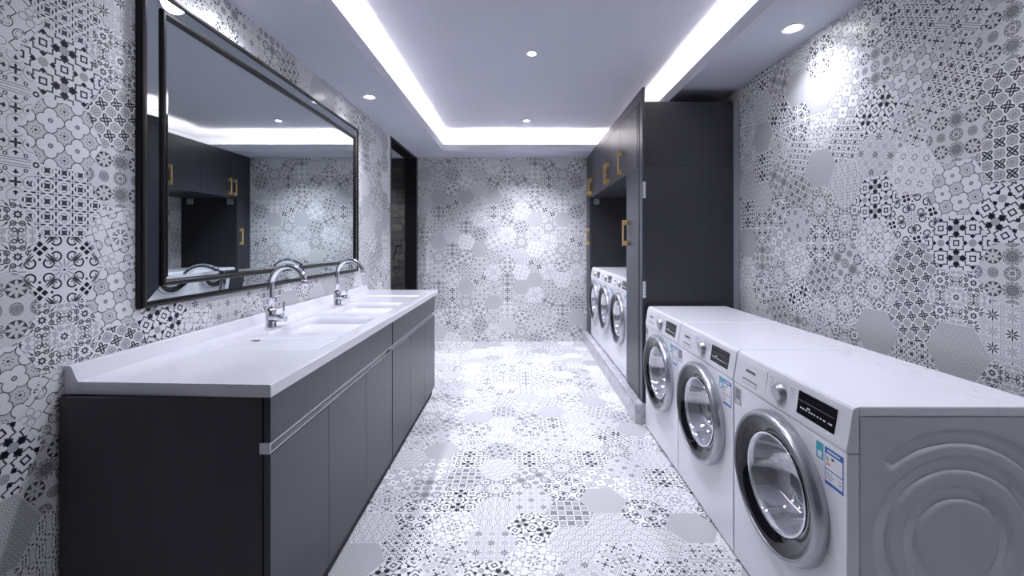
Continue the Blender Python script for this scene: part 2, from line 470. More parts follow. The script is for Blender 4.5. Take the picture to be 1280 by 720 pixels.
# ------------------------------------------------------------------ mesh helpers
class MB:
    def __init__(s): s.v, s.f, s.mi, s.sm = [], [], [], []
    def face(s, pts, mi=0, smooth=False):
        k = len(s.v); s.v += [tuple(p) for p in pts]
        s.f.append(tuple(range(k, k + len(pts)))); s.mi.append(mi); s.sm.append(smooth)
    def box(s, a, b, mi=0):
        x0, x1 = sorted((a[0], b[0])); y0, y1 = sorted((a[1], b[1])); z0, z1 = sorted((a[2], b[2]))
        k = len(s.v)
        s.v += [(x0, y0, z0), (x1, y0, z0), (x1, y1, z0), (x0, y1, z0), (x0, y0, z1), (x1, y0, z1), (x1, y1, z1), (x0, y1, z1)]
        for q in ((0, 3, 2, 1), (4, 5, 6, 7), (0, 1, 5, 4), (1, 2, 6, 5), (2, 3, 7, 6), (3, 0, 4, 7)):
            s.f.append(tuple(k + i for i in q)); s.mi.append(mi); s.sm.append(False)
        return s
    def grid(s, rows, mi=0, smooth=True, closed_u=False):
        k = len(s.v); n = len(rows[0])
        for r in rows: s.v += [tuple(p) for p in r]
        for i in range(len(rows) - 1):
            for j in range(n if closed_u else n - 1):
                j2 = (j + 1) % n
                s.f.append((k + i * n + j, k + i * n + j2, k + (i + 1) * n + j2, k + (i + 1) * n + j)); s.mi.append(mi); s.sm.append(smooth)
        return s
    def lathe(s, prof, o, ax, up, n=32, mi=0, smooth=True):
        """prof: (along axis, radius) pairs; o origin; ax axis; up any perpendicular."""
        ax = Vector(ax).normalized(); up = Vector(up).normalized(); sd = ax.cross(up); o = Vector(o)
        rows = []
        for a, r in prof:
            rows.append([o + ax * a + (up * math.cos(2 * PI * k / n) + sd * math.sin(2 * PI * k / n)) * r for k in range(n)])
        return s.grid(rows, mi, smooth, True)
    def tube(s, pts, r, n=14, mi=0, cap=True):
        pts = [Vector(p) for p in pts]
        rows = []
        nrm = None
        for i, p in enumerate(pts):
            t = (pts[min(i + 1, len(pts) - 1)] - pts[max(i - 1, 0)]).normalized()
            if nrm is None:
                nrm = t.orthogonal().normalized()
            nrm = (nrm - t * nrm.dot(t)).normalized()
            bn = t.cross(nrm)
            rr = r[i] if isinstance(r, (list, tuple)) else r
            rows.append([p + (nrm * math.cos(2 * PI * k / n) + bn * math.sin(2 * PI * k / n)) * rr for k in range(n)])
        s.grid(rows, mi, True, True)
        if cap:
            s.face(rows[0], mi); s.face(list(reversed(rows[-1])), mi)
        return s
    def prism(s, poly, axis, a, b, mi=0):
        """extrude a 2-D polygon along axis 0/1/2 from a to b"""
        def P(p, t):
            q = list(p); q.insert(axis, t); return tuple(q)
        k = len(s.v); n = len(poly)
        s.v += [P(p, a) for p in poly] + [P(p, b) for p in poly]
        s.f.append(tuple(range(k, k + n))); s.mi.append(mi); s.sm.append(False)
        s.f.append(tuple(range(k + 2 * n - 1, k + n - 1, -1))); s.mi.append(mi); s.sm.append(False)
        for i in range(n):
            j = (i + 1) % n
            s.f.append((k + i, k + n + i, k + n + j, k + j)); s.mi.append(mi); s.sm.append(False)
        return s
    def mesh(s, name, mats, fix=True):
        me = bpy.data.meshes.new(name)
        me.from_pydata(s.v, [], s.f)
        for m in mats: me.materials.append(m)
        me.polygons.foreach_set('material_index', s.mi)
        me.polygons.foreach_set('use_smooth', s.sm)
        if fix:
            bm = bmesh.new(); bm.from_mesh(me)
            bmesh.ops.remove_doubles(bm, verts=bm.verts, dist=1e-6)
            bmesh.ops.recalc_face_normals(bm, faces=bm.faces)
            bm.to_mesh(me); bm.free()
        me.update()
        return me
    def obj(s, name, mats, parent=None, bevel=0.0, segs=2, fix=True):
        if not isinstance(mats, (list, tuple)): mats = [mats]
        o = bpy.data.objects.new(name, s.mesh(name, mats, fix))
        COL.objects.link(o)
        if parent is not None: o.parent = parent
        if bevel:
            md = o.modifiers.new('edge', 'BEVEL'); md.width = bevel; md.segments = segs; md.limit_method = 'ANGLE'; md.angle_limit = 0.6
        return o

def box(name, a, b, m, parent=None, bevel=0.0): return MB().box(a, b).obj(name, m, parent, bevel)
def thing(name, label, cat, loc=(0, 0, 0), group=None):
    o = bpy.data.objects.new(name, None); COL.objects.link(o); o.location = loc; o.empty_display_size = 0.1
    o['label'] = label; o['category'] = cat
    if group: o['group'] = group
    return o
def struct(o):
    o['kind'] = 'structure'; return o
def empty_struct(name):
    o = bpy.data.objects.new(name, None); COL.objects.link(o); o.empty_display_size = 0.1; o['kind'] = 'structure'; return o
def copy_tree(o, parent=None):
    c = o.copy(); COL.objects.link(c)
    if parent is not None: c.parent = parent
    for ch in list(o.children): copy_tree(ch, c)
    return c

# ------------------------------------------------------------------ hexagonal tiles
TH = 0.0008
def hex_pts(cu, cv, R, st):
    return [(cu + R * math.cos(k * PI / 3) * st, cv + R * math.sin(k * PI / 3)) for k in range(6)]
def clip(poly, r):
    u0, v0, u1, v1 = r
    for axis, lim, sgn in ((0, u0, 1), (0, u1, -1), (1, v0, 1), (1, v1, -1)):
        out = []
        for i in range(len(poly)):
            a, b = poly[i], poly[(i + 1) % len(poly)]
            da, db = sgn * (a[axis] - lim), sgn * (b[axis] - lim)
            if da >= 0: out.append(a)
            if (da >= 0) != (db >= 0):
                t = da / (da - db)
                out.append((a[0] + (b[0] - a[0]) * t, a[1] + (b[1] - a[1]) * t))
        poly = out
        if len(poly) < 3: return []
    return poly
def poly_area(p): return 0.5 * abs(sum(p[i][0] * p[(i + 1) % len(p)][1] - p[(i + 1) % len(p)][0] * p[i][1] for i in range(len(p))))
def uv_of(p, c, st, k):
    x, y = (p[0] - c[0]) / st, p[1] - c[1]
    a = k * PI / 3
    return x * math.cos(a) + y * math.sin(a), y * math.cos(a) - x * math.sin(a)
def tile_geo(poly, c, st, k):
    """vertices relative to c, top face, skirt faces and uv"""
    n = len(poly)
    e = 0.0005
    top = [((p[0] - c[0]), (p[1] - c[1]), TH) for p in poly]
    bot = [((p[0] - c[0]), (p[1] - c[1]), -0.0004) for p in poly]
    v = top + bot
    f = [tuple(range(n))] + [(n + i, n + (i + 1) % n, (i + 1) % n, i) for i in range(n)]
    uv = [uv_of(poly[i % n], c, st, k) for i in range(2 * n)]
    return v, f, uv
def mesh_from(name, v, f, uv, mats, mi=None):
    me = bpy.data.meshes.new(name)
    me.from_pydata(v, [], f)
    l = me.uv_layers.new(name='UVMap')
    flat = []
    for poly in f:
        for i in poly: flat += [uv[i][0], uv[i][1]]
    l.data.foreach_set('uv', flat)
    for m in mats: me.materials.append(m)
    if mi: me.polygons.foreach_set('material_index', mi)
    me.update()
    return me
def project(p):
    if p[1] < 0.15: return None
    return VX + FPX * p[0] / p[1], VY - FPX * (p[2] - EYE) / p[1]

def tile_surface(parent, origin, U, V, c0, du, dv, rng_i, rng_j, rects, labels, st=1.0, hidden=None, rots=None, seed=1, far_stuff=None):
    """origin: world point of (u, v) = (0, 0); U, V unit axes; c0 centre of tile (0, 0)."""
    rnd = random.Random(seed)
    U, V, O = Vector(U), Vector(V), Vector(origin)
    N = U.cross(V)
    rotm = Matrix((U, V, N)).transposed().to_4x4()
    R = dv / math.sqrt(3) - 0.0014
    cand = []
    for i in range(*rng_i):
        for j in range(*rng_j):
            cu, cv = c0[0] + du * i, c0[1] + dv * (j + (0.5 if i % 2 else 0.0))
            key = labels.get((i, j)) or rnd.choice(PK)
            k = (rots or {}).get((i, j))
            rk = rnd.choice((0, 1, 2))
            if k is None: k = rk
            hp = hex_pts(cu, cv, R, st)
            full = poly_area(hp)
            for r in rects:
                p = clip(hp, r)
                if not p or poly_area(p) < 0.00003: continue
                pc = O + U * cu + V * cv
                q = [project(O + U * a + V * b) for a, b in p]
                vis = 0.0
                if all(q):
                    xs, ys = [a[0] for a in q], [a[1] for a in q]
                    if max(xs) > 0 and min(xs) < 1280 and max(ys) > 0 and min(ys) < 720:
                        vis = poly_area(q)
                        if min(max(xs) - min(xs), max(ys) - min(ys)) < 4: vis = 0.0
                    if hidden and hidden(cu, cv): vis = 0.0
                cand.append((vis, pc, (cu, cv), p, key, k, poly_area(p) > full * 0.999))
    cand.sort(key=lambda c: -c[0])
    single = [c for c in cand if c[0] > 0][:300]
    rest = cand[len(single):]
    cache = {}
    for vis, pc, c, p, key, k, full in single:
        ck = (key, k)
        if full and ck in cache: me = cache[ck]
        else:
            v, f, uv = tile_geo(p, c, st, k)
            me = mesh_from('tile', v, f, uv, [PATS[key]])
            if full: cache[ck] = me
        o = bpy.data.objects.new('tile', me)
        COL.objects.link(o)
        o.matrix_world = Matrix.Translation(pc) @ rotm
        o.parent = parent
    if rest:
        v, f, uv, mi = [], [], [], []
        for vis, pc, c, p, key, k, full in rest:
            a, b, d = tile_geo(p, c, st, k)
            s = len(v)
            v += [(x + c[0], y + c[1], z) for x, y, z in a]; uv += d
            f += [tuple(s + i for i in q) for q in b]; mi += [PK.index(key)] * len(b)
        o = bpy.data.objects.new('tile_field', mesh_from('tile_field', v, f, uv, [PATS[k] for k in PK], mi))
        COL.objects.link(o)
        o.matrix_world = Matrix.Translation(O) @ rotm
        o.parent = parent
        o['kind'] = 'stuff'

def cols(d):
    out = {}
    for i, (r0, s) in d.items():
        for n, ch in enumerate(s.split()):
            if ch != '.': out[(i, r0 - n)] = ch     # listed from the top down
    return out
G = 0.0008   # tile face stands this much in front of the grout bed
DVT, DUT, STX = 0.199, 0.1722, 1.058

# left wall --------------------------------------------------------
wall_left = MB()
wall_left.box((XL - G, YF, 0), (XL - DEPTH_W, DY0, ZC)).box((XL - G, DY0, DZ + 0.012), (XL - DEPTH_W, YB, ZC)).box((XL - G, DY1, 0), (XL - DEPTH_W, YB, DZ + 0.02))
wall_left = struct(wall_left.obj('wall_left', M['grout']))
LL = cols({-1: (2, 'H I I D E A C K'), 0: (3, 'B C A B G D H E L'), 1: (3, 'J D F E H A F H'), 2: (0, '. . C D'), 3: (4, 'H . . . . . . H'),
           4: (5, 'E G . . . . . J'), 5: (4, 'J . . . . . . I'), 6: (5, 'E I . . . . . F'), 7: (4, 'F . . . . . . K'), 8: (5, 'L L . . . . . D'),
           9: (4, 'K . . . . . . L'), 10: (5, 'K K . . . . . K'), 11: (4, 'J'), 12: (4, 'B'), 14: (4, 'F E L K L B K'), 16: (4, 'L C D I K F C')})
LR = {(0, 0): 0, (0, 1): 0, (0, -1): 0, (0, -2): 0, (1, 0): 0, (0, 2): 0, (-1, 0): 0, (-1, 1): 0, (1, -2): 1, (1, 1): 1, (1, -1): 0, (0, 3): 0}
tile_surface(wall_left, (XL - G, 0, 0), (0, 1, 0), (0, 0, 1), (1.231, 1.420), DUT, DVT, (-16, 20), (-9, 7),
             [(YF, 0, DY0 - 0.012, ZS + 0.02)], LL, hidden=lambda u, v: (1.56 < u < 3.25 and 1.2 < v < 2.1) or (v < 0.75 and u > 1.35), rots=LR, seed=3)
box('trim_1', (XL - 0.004, DY0 - 0.012, 0), (XL + 0.003, DY0 - 0.001, DZ + 0.012), M['alu'])['kind'] = 'structure'

# right wall -------------------------------------------------------
wall_right = struct(box('wall_right', (XR + G, YF, 0), (XR + 0.12, YB, ZC), M['grout']))
RL = cols({-1: (2, 'E F F C E J D'), 0: (3, 'I B E A C D K'), 1: (3, 'B A I M G F F B'), 2: (4, 'G E C J C H D K'), 3: (4, 'A A A B L D E D D'),
           4: (5, 'M G K H K D G F I'), 5: (4, 'L K G B F J H C'), 6: (4, 'E C I E G A D F'), 7: (4, 'C L K C L G E G J'), 8: (4, 'I H H L C K H L')})
tile_surface(wall_right, (XR + G, 0, 0), (0, -1, 0), (0, 0, 1), (-1.51, 1.4995), DUT, DVT, (-24, 17), (-9, 7),
             [(-YB, 0, -YF, ZS + 0.02)], {(-i, j): k for (i, j), k in RL.items()}, hidden=lambda u, v: (v < 0.8 and -2.95 < u < -0.9) or -u > 3.2, seed=5)

# back wall --------------------------------------------------------
wall_back = struct(box('wall_back', (XL - DEPTH_W, YB + G, 0), (XR + 0.12, YB + 0.12, ZC), M['grout']))
BL = cols({0: (1, 'I K I L I G J A D'), 1: (0, 'D B K E B K D J E F A L'), 2: (1, 'C F G C I L E G A C G C M'),
           3: (0, 'J A K J E M G B K D A I'), 4: (1, 'A B L I H F K J C J G F G'), 5: (0, 'H E K C I A B H I K I H'), 6: (1, 'J G J F E H J G E C A L G'),
           7: (0, 'L E I A F D L M K I G D'), 8: (1, 'E A G E K I M C K H B J F'), 9: (0, 'E C J C D H A H B E I G'), 10: (1, 'L D I A K I D G M B E F J'),
           11: (0, 'G F H F J C D H J F K E')})
tile_surface(wall_back, (0, YB + G, 0), (1, 0, 0), (0, 0, 1), (-1.254, 2.210), 0.1822, DVT, (-2, 18), (-13, 3),
             [(XL, 0, XR, ZS + 0.02)], BL, st=STX, hidden=lambda u, v: u > 0.95 or (u < -0.85 and v < 0.7), seed=9)

# rear wall behind the camera and floor ------------------------------
struct(box('wall_front', (XL - DEPTH_W, YF - 0.1, 0), (XR + 0.12, YF, ZC), M['plaster']))
floor = struct(box('floor', (-3.2, YF - 0.1, -0.12), (XR + 0.12, YB + 0.6, -G), M['grout']))
FL = {}
for i, s in {-6: 'K L I A L I F', -5: 'C B G E A K J E A G . . . . . K', -4: 'I H C F C I G K A I C . B', -3: 'C J L D L F H L F B',
             -2: 'H C J E C A G E I K B C', -1: 'J L F G D I J C K B', 0: 'I L K A C H H L A G . C', 1: 'B L G H J D C J B', 2: 'I K H C L I K', 3: '. M G'}.items():
    r0 = -3 if i % 2 else -2
    for n, ch in enumerate(s.split()):
        if ch != '.': FL[(i, r0 + n)] = ch
tile_surface(floor, (0, 0, -G), (1, 0, 0), (0, 1, 0), (0.423, 2.085), 0.1822, DVT, (-18, 8), (-18, 20),
             [(-1.5, YF, XR, YB), (-3.2, DY0 - 0.3, -1.5, YB)], FL, st=STX,
             hidden=lambda u, v: u < -0.82 or u > 0.97 or (u > 0.83 and v > 3.1), seed=12)

# ceiling ------------------------------------------------------------
ceiling = struct(box('ceiling', (XL - DEPTH_W, YF - 0.1, ZC), (XR + 0.12, YB + 0.12, ZC + 0.08), M['paint']))
def ring_boxes(mb, ox0, ox1, oy0, oy1, ix0, ix1, iy0, iy1, z0, z1):
    mb.box((ox0, oy0, z0), (ix0, oy1, z1)); mb.box((ix1, oy0, z0), (ox1, oy1, z1))
    mb.box((ix0, iy1, z0), (ix1, oy1, z1)); mb.box((ix0, oy0, z0), (ix1, iy0, z1))
    return mb
SY0 = YF + 0.4
sof = ring_boxes(MB(), XL - G, XR + G, YF, YB + G, SOX0 - 0.014, SOX1 + 0.014, SY0 - 0.014, SOY + 0.014, ZS, ZS + 0.022)
sof.obj('soffit', M['paint'], ceiling)
lip = ring_boxes(MB(), SOX0 - 0.014, SOX1 + 0.014, SY0 - 0.014, SOY + 0.014, SOX0, SOX1, SY0, SOY, ZS, ZS + 0.082)
lip.obj('soffit_lip', M['paint'], ceiling)
for a, b in (((SOX0 - 0.030, 0.3, 0), (SOX0 - 0.018, SOY, 0)), ((SOX1 + 0.018, 0.3, 0), (SOX1 + 0.030, SOY, 0)),
             ((SOX0, SOY + 0.018, 0), (SOX1, SOY + 0.030, 0))):
    box('led_strip', (a[0], a[1], ZS + 0.024), (b[0], b[1], ZS + 0.040), M['led'], ceiling)
# white walls of the light recess above the soffit
rec = MB()
rec.box((XL - G, YF, ZS + 0.022), (XL + 0.012, YB, ZC)).box((XR - 0.012, YF, ZS + 0.022), (XR + G, YB, ZC)).box((XL + 0.012, YB - 0.012, ZS + 0.022), (XR - 0.012, YB + G, ZC))
rec.obj('recess_lining', M['paint'], ceiling)

# downlights ---------------------------------------------------------
def downlight(x, y, z, r, label, power, size=2.3, blend=1.0, tilt=None):
    t = thing('downlight', label, 'ceiling light', (x, y, z), 'recessed ceiling lights')
    MB().lathe([(0.0, r), (-0.004, r), (-0.006, r * 0.94), (-0.005, r * 0.80), (0.0, r * 0.76)], (0, 0, 0), (0, 0, 1), (1, 0, 0), 40).obj('trim_ring', M['lamp_ring'], t)
    MB().lathe([(0.0, r * 0.78), (-0.001, r * 0.76), (-0.0015, r * 0.64)], (0, 0, 0), (0, 0, 1), (1, 0, 0), 40).obj('reflector', M['lamp_cup'], t)
    MB().lathe([(-0.0012, r * 0.66), (-0.003, r * 0.5), (-0.0035, 0.0005)], (0, 0, 0), (0, 0, 1), (1, 0, 0), 40).obj('lens', M['lamp_glow'], t)
    l = bpy.data.lights.new('downlight_beam', 'SPOT')
    l.energy = power; l.color = SPOT_COLOR; l.spot_size = size; l.spot_blend = blend; l.shadow_soft_size = 0.045
    lo = bpy.data.objects.new('downlight_beam', l); COL.objects.link(lo); lo.parent = t; lo.location = (0, 0, -0.02)
    if tilt: lo.rotation_euler = tilt
    return t
downlight(1.434, 2.163, ZS, 0.054, 'round white downlight in the low ceiling strip beside the washing machine wall', SPOT_W * 0.19, 2.3)
downlight(-1.158, 3.18, ZS, 0.050, 'round white downlight in the low ceiling strip above the wall mirror', SPOT_W * 0.46, 2.1)
downlight(-1.158, 1.85, ZS, 0.050, 'round downlight in the low ceiling strip above the left part of the mirror', SPOT_W * 0.38, 2.5)  # added lamp out of view, brightens the near left wall
downlight(0.09, 3.04, ZC, 0.042, 'round downlight in the raised ceiling, the nearer of the two along its middle', SPOT_W * 0.9, 2.1)
downlight(0.08, 4.71, ZC, 0.042, 'round downlight in the raised ceiling, the farther one close to the back wall cove', SPOT_W * 1.9, 1.9)
downlight(0.09, 1.80, ZC, 0.042, 'round downlight in the raised ceiling above the aisle, just out of view overhead', SPOT_W * 0.55)
downlight(1.434, 0.85, ZS, 0.054, 'round downlight in the low ceiling strip above the nearest washing machine', SPOT_W * 0.26, 2.4)  # added overhead out of view to light the near washer's side and wall

# doorway and the stone-clad passage behind it --------------------------
door_1 = empty_struct('door_1')
XW0 = XL - DEPTH_W - 0.01
box('jamb', (XW0, DY1 - 0.028, 0), (XL + 0.006, DY1, DZ), M['frame'], door_1, 0.002)
box('jamb', (XW0, DY0, 0), (XL + 0.004, DY0 + 0.022, DZ), M['frame'], door_1, 0.002)
box('head', (XW0, DY0, DZ - 0.010), (XL + 0.006, DY1, DZ + 0.014), M['frame'], door_1, 0.002)
box('casing', (XL + 0.0005, DY1 - 0.03, 0), (XL + 0.012, YB - 0.001, DZ + 0.012), M['frame'], door_1, 0.002)
wall_passage = struct(box('wall_passage', (-3.2, YB + 0.06, 0), (XL - DEPTH_W, YB + 0.16, ZS), M['black']))
rs = random.Random(4)
z = 0.0
while z < ZS - 0.02:
    h = rs.choice((0.055, 0.07, 0.085, 0.11)); h = min(h, ZS - 0.005 - z)
    x = -1.98 - rs.random() * 0.1
    while x < XL - DEPTH_W - 0.012:
        w = min(rs.choice((0.10, 0.15, 0.2, 0.13)), XL - DEPTH_W - 0.01 - x)
        if w > 0.02:
            d = 0.02 + rs.random() * 0.012
            box('stone', (x + 0.0007, YB + 0.062 - d, z + 0.0007), (x + w - 0.0007, YB + 0.064, z + h - 0.0007), rs.choice(STONE), wall_passage, 0.003)
        x += w
    z += h
struct(box('wall_passage_side', (-3.3, DY0 - 0.4, 0), (-3.2, YB + 0.16, ZS), M['plaster']))
struct(box('wall_passage_near', (-3.2, DY0 - 0.4, 0), (XL - DEPTH_W - 0.001, DY0 - 0.3, ZS), M['plaster']))
struct(box('ceiling_passage', (-3.3, DY0 - 0.4, ZS + 0.001), (XL - DEPTH_W - 0.001, YB + 0.16, ZS + 0.08), M['paint']))
downlight(-2.1, 4.9, ZS, 0.045, 'round downlight in the passage ceiling beyond the dark doorway', SPOT_W * 0.8)  # unseen source put in to light the passage stone

# ------------------------------------------------------------------ raised kerb with marble slabs
kerb = struct(box('trim_2', (KERBX + 0.008, CABY - 0.002, 0), (XR, YB, KERBZ - 0.008), M['grout']))
y = CABY - 0.01
first = True
while y < YB - 0.02:
    w = 0.30 if not first else 0.255
    first = False
    e = min(y + w, YB - 0.001)
    box('slab', (KERBX, y + 0.001, 0.001), (KERBX + 0.0085, e - 0.001, KERBZ - 0.001), M['marble'], kerb, 0.001)
    box('slab', (KERBX, y + 0.001, KERBZ - 0.0085), (CABX + 0.2, e - 0.001, KERBZ), M['marble'], kerb, 0.001)
    y = e
box('slab', (KERBX, CABY - 0.0185, 0.001), (CABX + 0.1, CABY - 0.0103, KERBZ - 0.001), M['marble'], kerb, 0.001)

# ------------------------------------------------------------------ tall cabinets and wall cabinets on the right
CZ0, CZT = KERBZ, 2.325
UPZ = 1.87
def brass_handle(y, z0, z1, parent, name='handle', legs=True):
    h = MB()
    x = CABX
    h.box((x - 0.040, y - 0.007, z0), (x - 0.028, y + 0.007, z1))
    h.box((x - 0.030, y - 0.007, z0), (x + 0.001, y + 0.007, z0 + 0.040)).box((x - 0.030, y - 0.007, z1 - 0.040), (x + 0.001, y + 0.007, z1))
    return h.obj(name, M['gold'], parent, 0.0012)
def w2l(o, root):      # children are built in world coordinates; hang them under a root that stands at its own base
    o.location = -Vector(root.location); return o

def hang(root, before):
    for o in list(COL.objects):
        if o.name in before or o is root: continue
        if o.parent is root:
            o.location = Vector(o.location) - Vector(root.location)

def names(): return {o.name for o in COL.objects}

# near tall unit
bf = names()
t = thing('tall_cabinet', 'tall charcoal cabinet with wide side panel at the far end of the floor washing machines', 'cabinet', (1.2, 3.2, CZ0))
box('side_panel', (CABX + 0.02, CABY, CZ0), (1.548, CABY + 0.02, 1.8596), M['dark'], t, 0.001)
box('side_panel', (CABX + 0.02, CABY, 1.8606), (1.545, CABY + 0.02, CZT), M['dark'], t, 0.001)
box('side_panel', (CABX + 0.022, 3.405, CZ0), (1.56, 3.423, UPZ - 0.003), M['inside'], t)
box('filler', (1.552, CABY + 0.012, CZ0), (XR - 0.003, CABY + 0.02, CZT), M['box_grey'], t)
box('back_panel', (1.548, CABY + 0.022, CZ0), (1.56, 3.405, UPZ - 0.003), M['inside'], t)
box('base_panel', (CABX + 0.02, CABY + 0.022, CZ0), (1.545, 3.403, CZ0 + 0.02), M['inside'], t)
box('top_panel', (CABX + 0.02, CABY + 0.022, CZT - 0.02), (1.545, 3.118, CZT), M['inside'], t)
st_ = MB().box((CABX, CABY - 0.004, CZ0 + 0.008), (CABX + 0.019, CABY + 0.068, 2.3425)).box((CABX - 0.003, CABY + 0.074, CZ0 + 0.008), (CABX + 0.019, CABY + 0.118, 2.3425))
st_.obj('stile', M['dark_front'], t, 0.004)
d = box('door', (CABX, 3.103, CZ0 + 0.012), (CABX + 0.019, 3.421, UPZ - 0.004), M['dark_front'], t, 0.002)
h = brass_handle(3.395, 1.28, 1.49, d)
for z0 in (0.905, 1.625):
    hm = MB().box((CABX + 0.004, CABY - 0.007, z0), (CABX + 0.022, CABY + 0.001, z0 + 0.12))
    for k in range(5): hm.box((CABX + 0.002, CABY - 0.009, z0 + 0.006 + k * 0.024), (CABX + 0.024, CABY - 0.004, z0 + 0.016 + k * 0.024))
    hm.obj('hinge', M['hinge'], t)
hang(t, bf)

# wall cabinets over the niche
def wall_cabinet(y0, y1, doors, label):
    bf = names()
    t = thing('wall_cabinet', label, 'cabinet', (1.2, (y0 + y1) / 2, UPZ), 'wall cabinets above the washing machine niche')
    c = MB()
    c.box((CABX + 0.02, y0 + 0.001, UPZ), (XR - 0.004, y0 + 0.017, CZT)).box((CABX + 0.02, y1 - 0.017, UPZ), (XR - 0.004, y1 - 0.001, CZT))
    c.box((CABX + 0.02, y0 + 0.017, UPZ), (XR - 0.004, y1 - 0.017, UPZ + 0.018)).box((CABX + 0.02, y0 + 0.017, CZT - 0.018), (XR - 0.004, y1 - 0.017, CZT))
    c.obj('carcass', M['dark'], t)
    for a, b, hy in doors:
        d = box('door', (CABX, a + 0.0015, UPZ - 0.002), (CABX + 0.019, b - 0.0015, 2.342), M['dark_front'], t, 0.002)
        if hy: brass_handle(hy, 1.895, 2.097, d)
    hang(t, bf)
    return t
wall_cabinet(3.118, 3.64, [(3.118, 3.64, 3.565)], 'charcoal wall cabinet with a single door, nearest the camera above the niche')
wall_cabinet(3.64, 4.60, [(3.64, 4.13, 4.085), (4.13, 4.60, 4.175)], 'charcoal two-door wall cabinet in the middle of the row above the niche')
wall_cabinet(4.60, 5.445, [(4.60, 5.09, 5.045), (5.09, 5.445, 5.135)], 'charcoal two-door wall cabinet at the back wall end of the row above the niche')
o = box('cabinet_crown', (CABX - 0.001, CABY - 0.004, 2.3435), (CABX + 0.019, YB - 0.002, ZS - 0.002), M['dark_front'], None, 0.002)
o['label'] = 'long charcoal crown board running along the top of the wall cabinets to the ceiling'; o['category'] = 'crown board'

# far tall unit
bf = names()
t = thing('tall_cabinet', 'narrow dark tall cabinet against the tiled back wall, closing the far end of the niche', 'cabinet', (1.2, 5.3, CZ0))
box('side_panel', (CABX + 0.02, 5.20, CZ0), (XR - 0.004, 5.218, UPZ - 0.002), M['inside'], t)
box('side_panel', (CABX + 0.02, 5.428, CZ0), (XR - 0.004, 5.446, UPZ - 0.002), M['inside'], t)
d = box('door', (CABX, 5.20, CZ0 + 0.008), (CABX + 0.019, 5.446, UPZ - 0.004), M['dark_front'], t, 0.002)
brass_handle(5.25, 1.28, 1.49, d)
for x in (0.97, 1.475):
    box('bracket', (x - 0.034, 5.175, 1.79), (x + 0.034, 5.1995, 1.86), M['box_grey'], t, 0.003)
hang(t, bf)

# ------------------------------------------------------------------ washing machines
WW, WH, WD = 0.590, 0.857, 0.565
DC = (0.0, 0.482)     # door centre: y, z on the front
def fx(z):            # front surface of the tilted fascia
    return 0.0 + max(0.0, (z - 0.735)) * 0.13
def text_mesh(body, size):
    c = bpy.data.curves.new('lettering', 'FONT'); c.body = body; c.size = size; c.align_x = 'CENTER'; c.align_y = 'CENTER'; c.extrude = 0.0004
    c.space_character = 1.08
    o = bpy.data.objects.new('lettering', c); COL.objects.link(o)
    bpy.context.view_layer.update()
    dg = bpy.context.evaluated_depsgraph_get()
    me = bpy.data.meshes.new_from_object(o.evaluated_get(dg))
    bpy.data.objects.remove(o)
    return me
BRAND = text_mesh('SIEMENS', 0.0165)

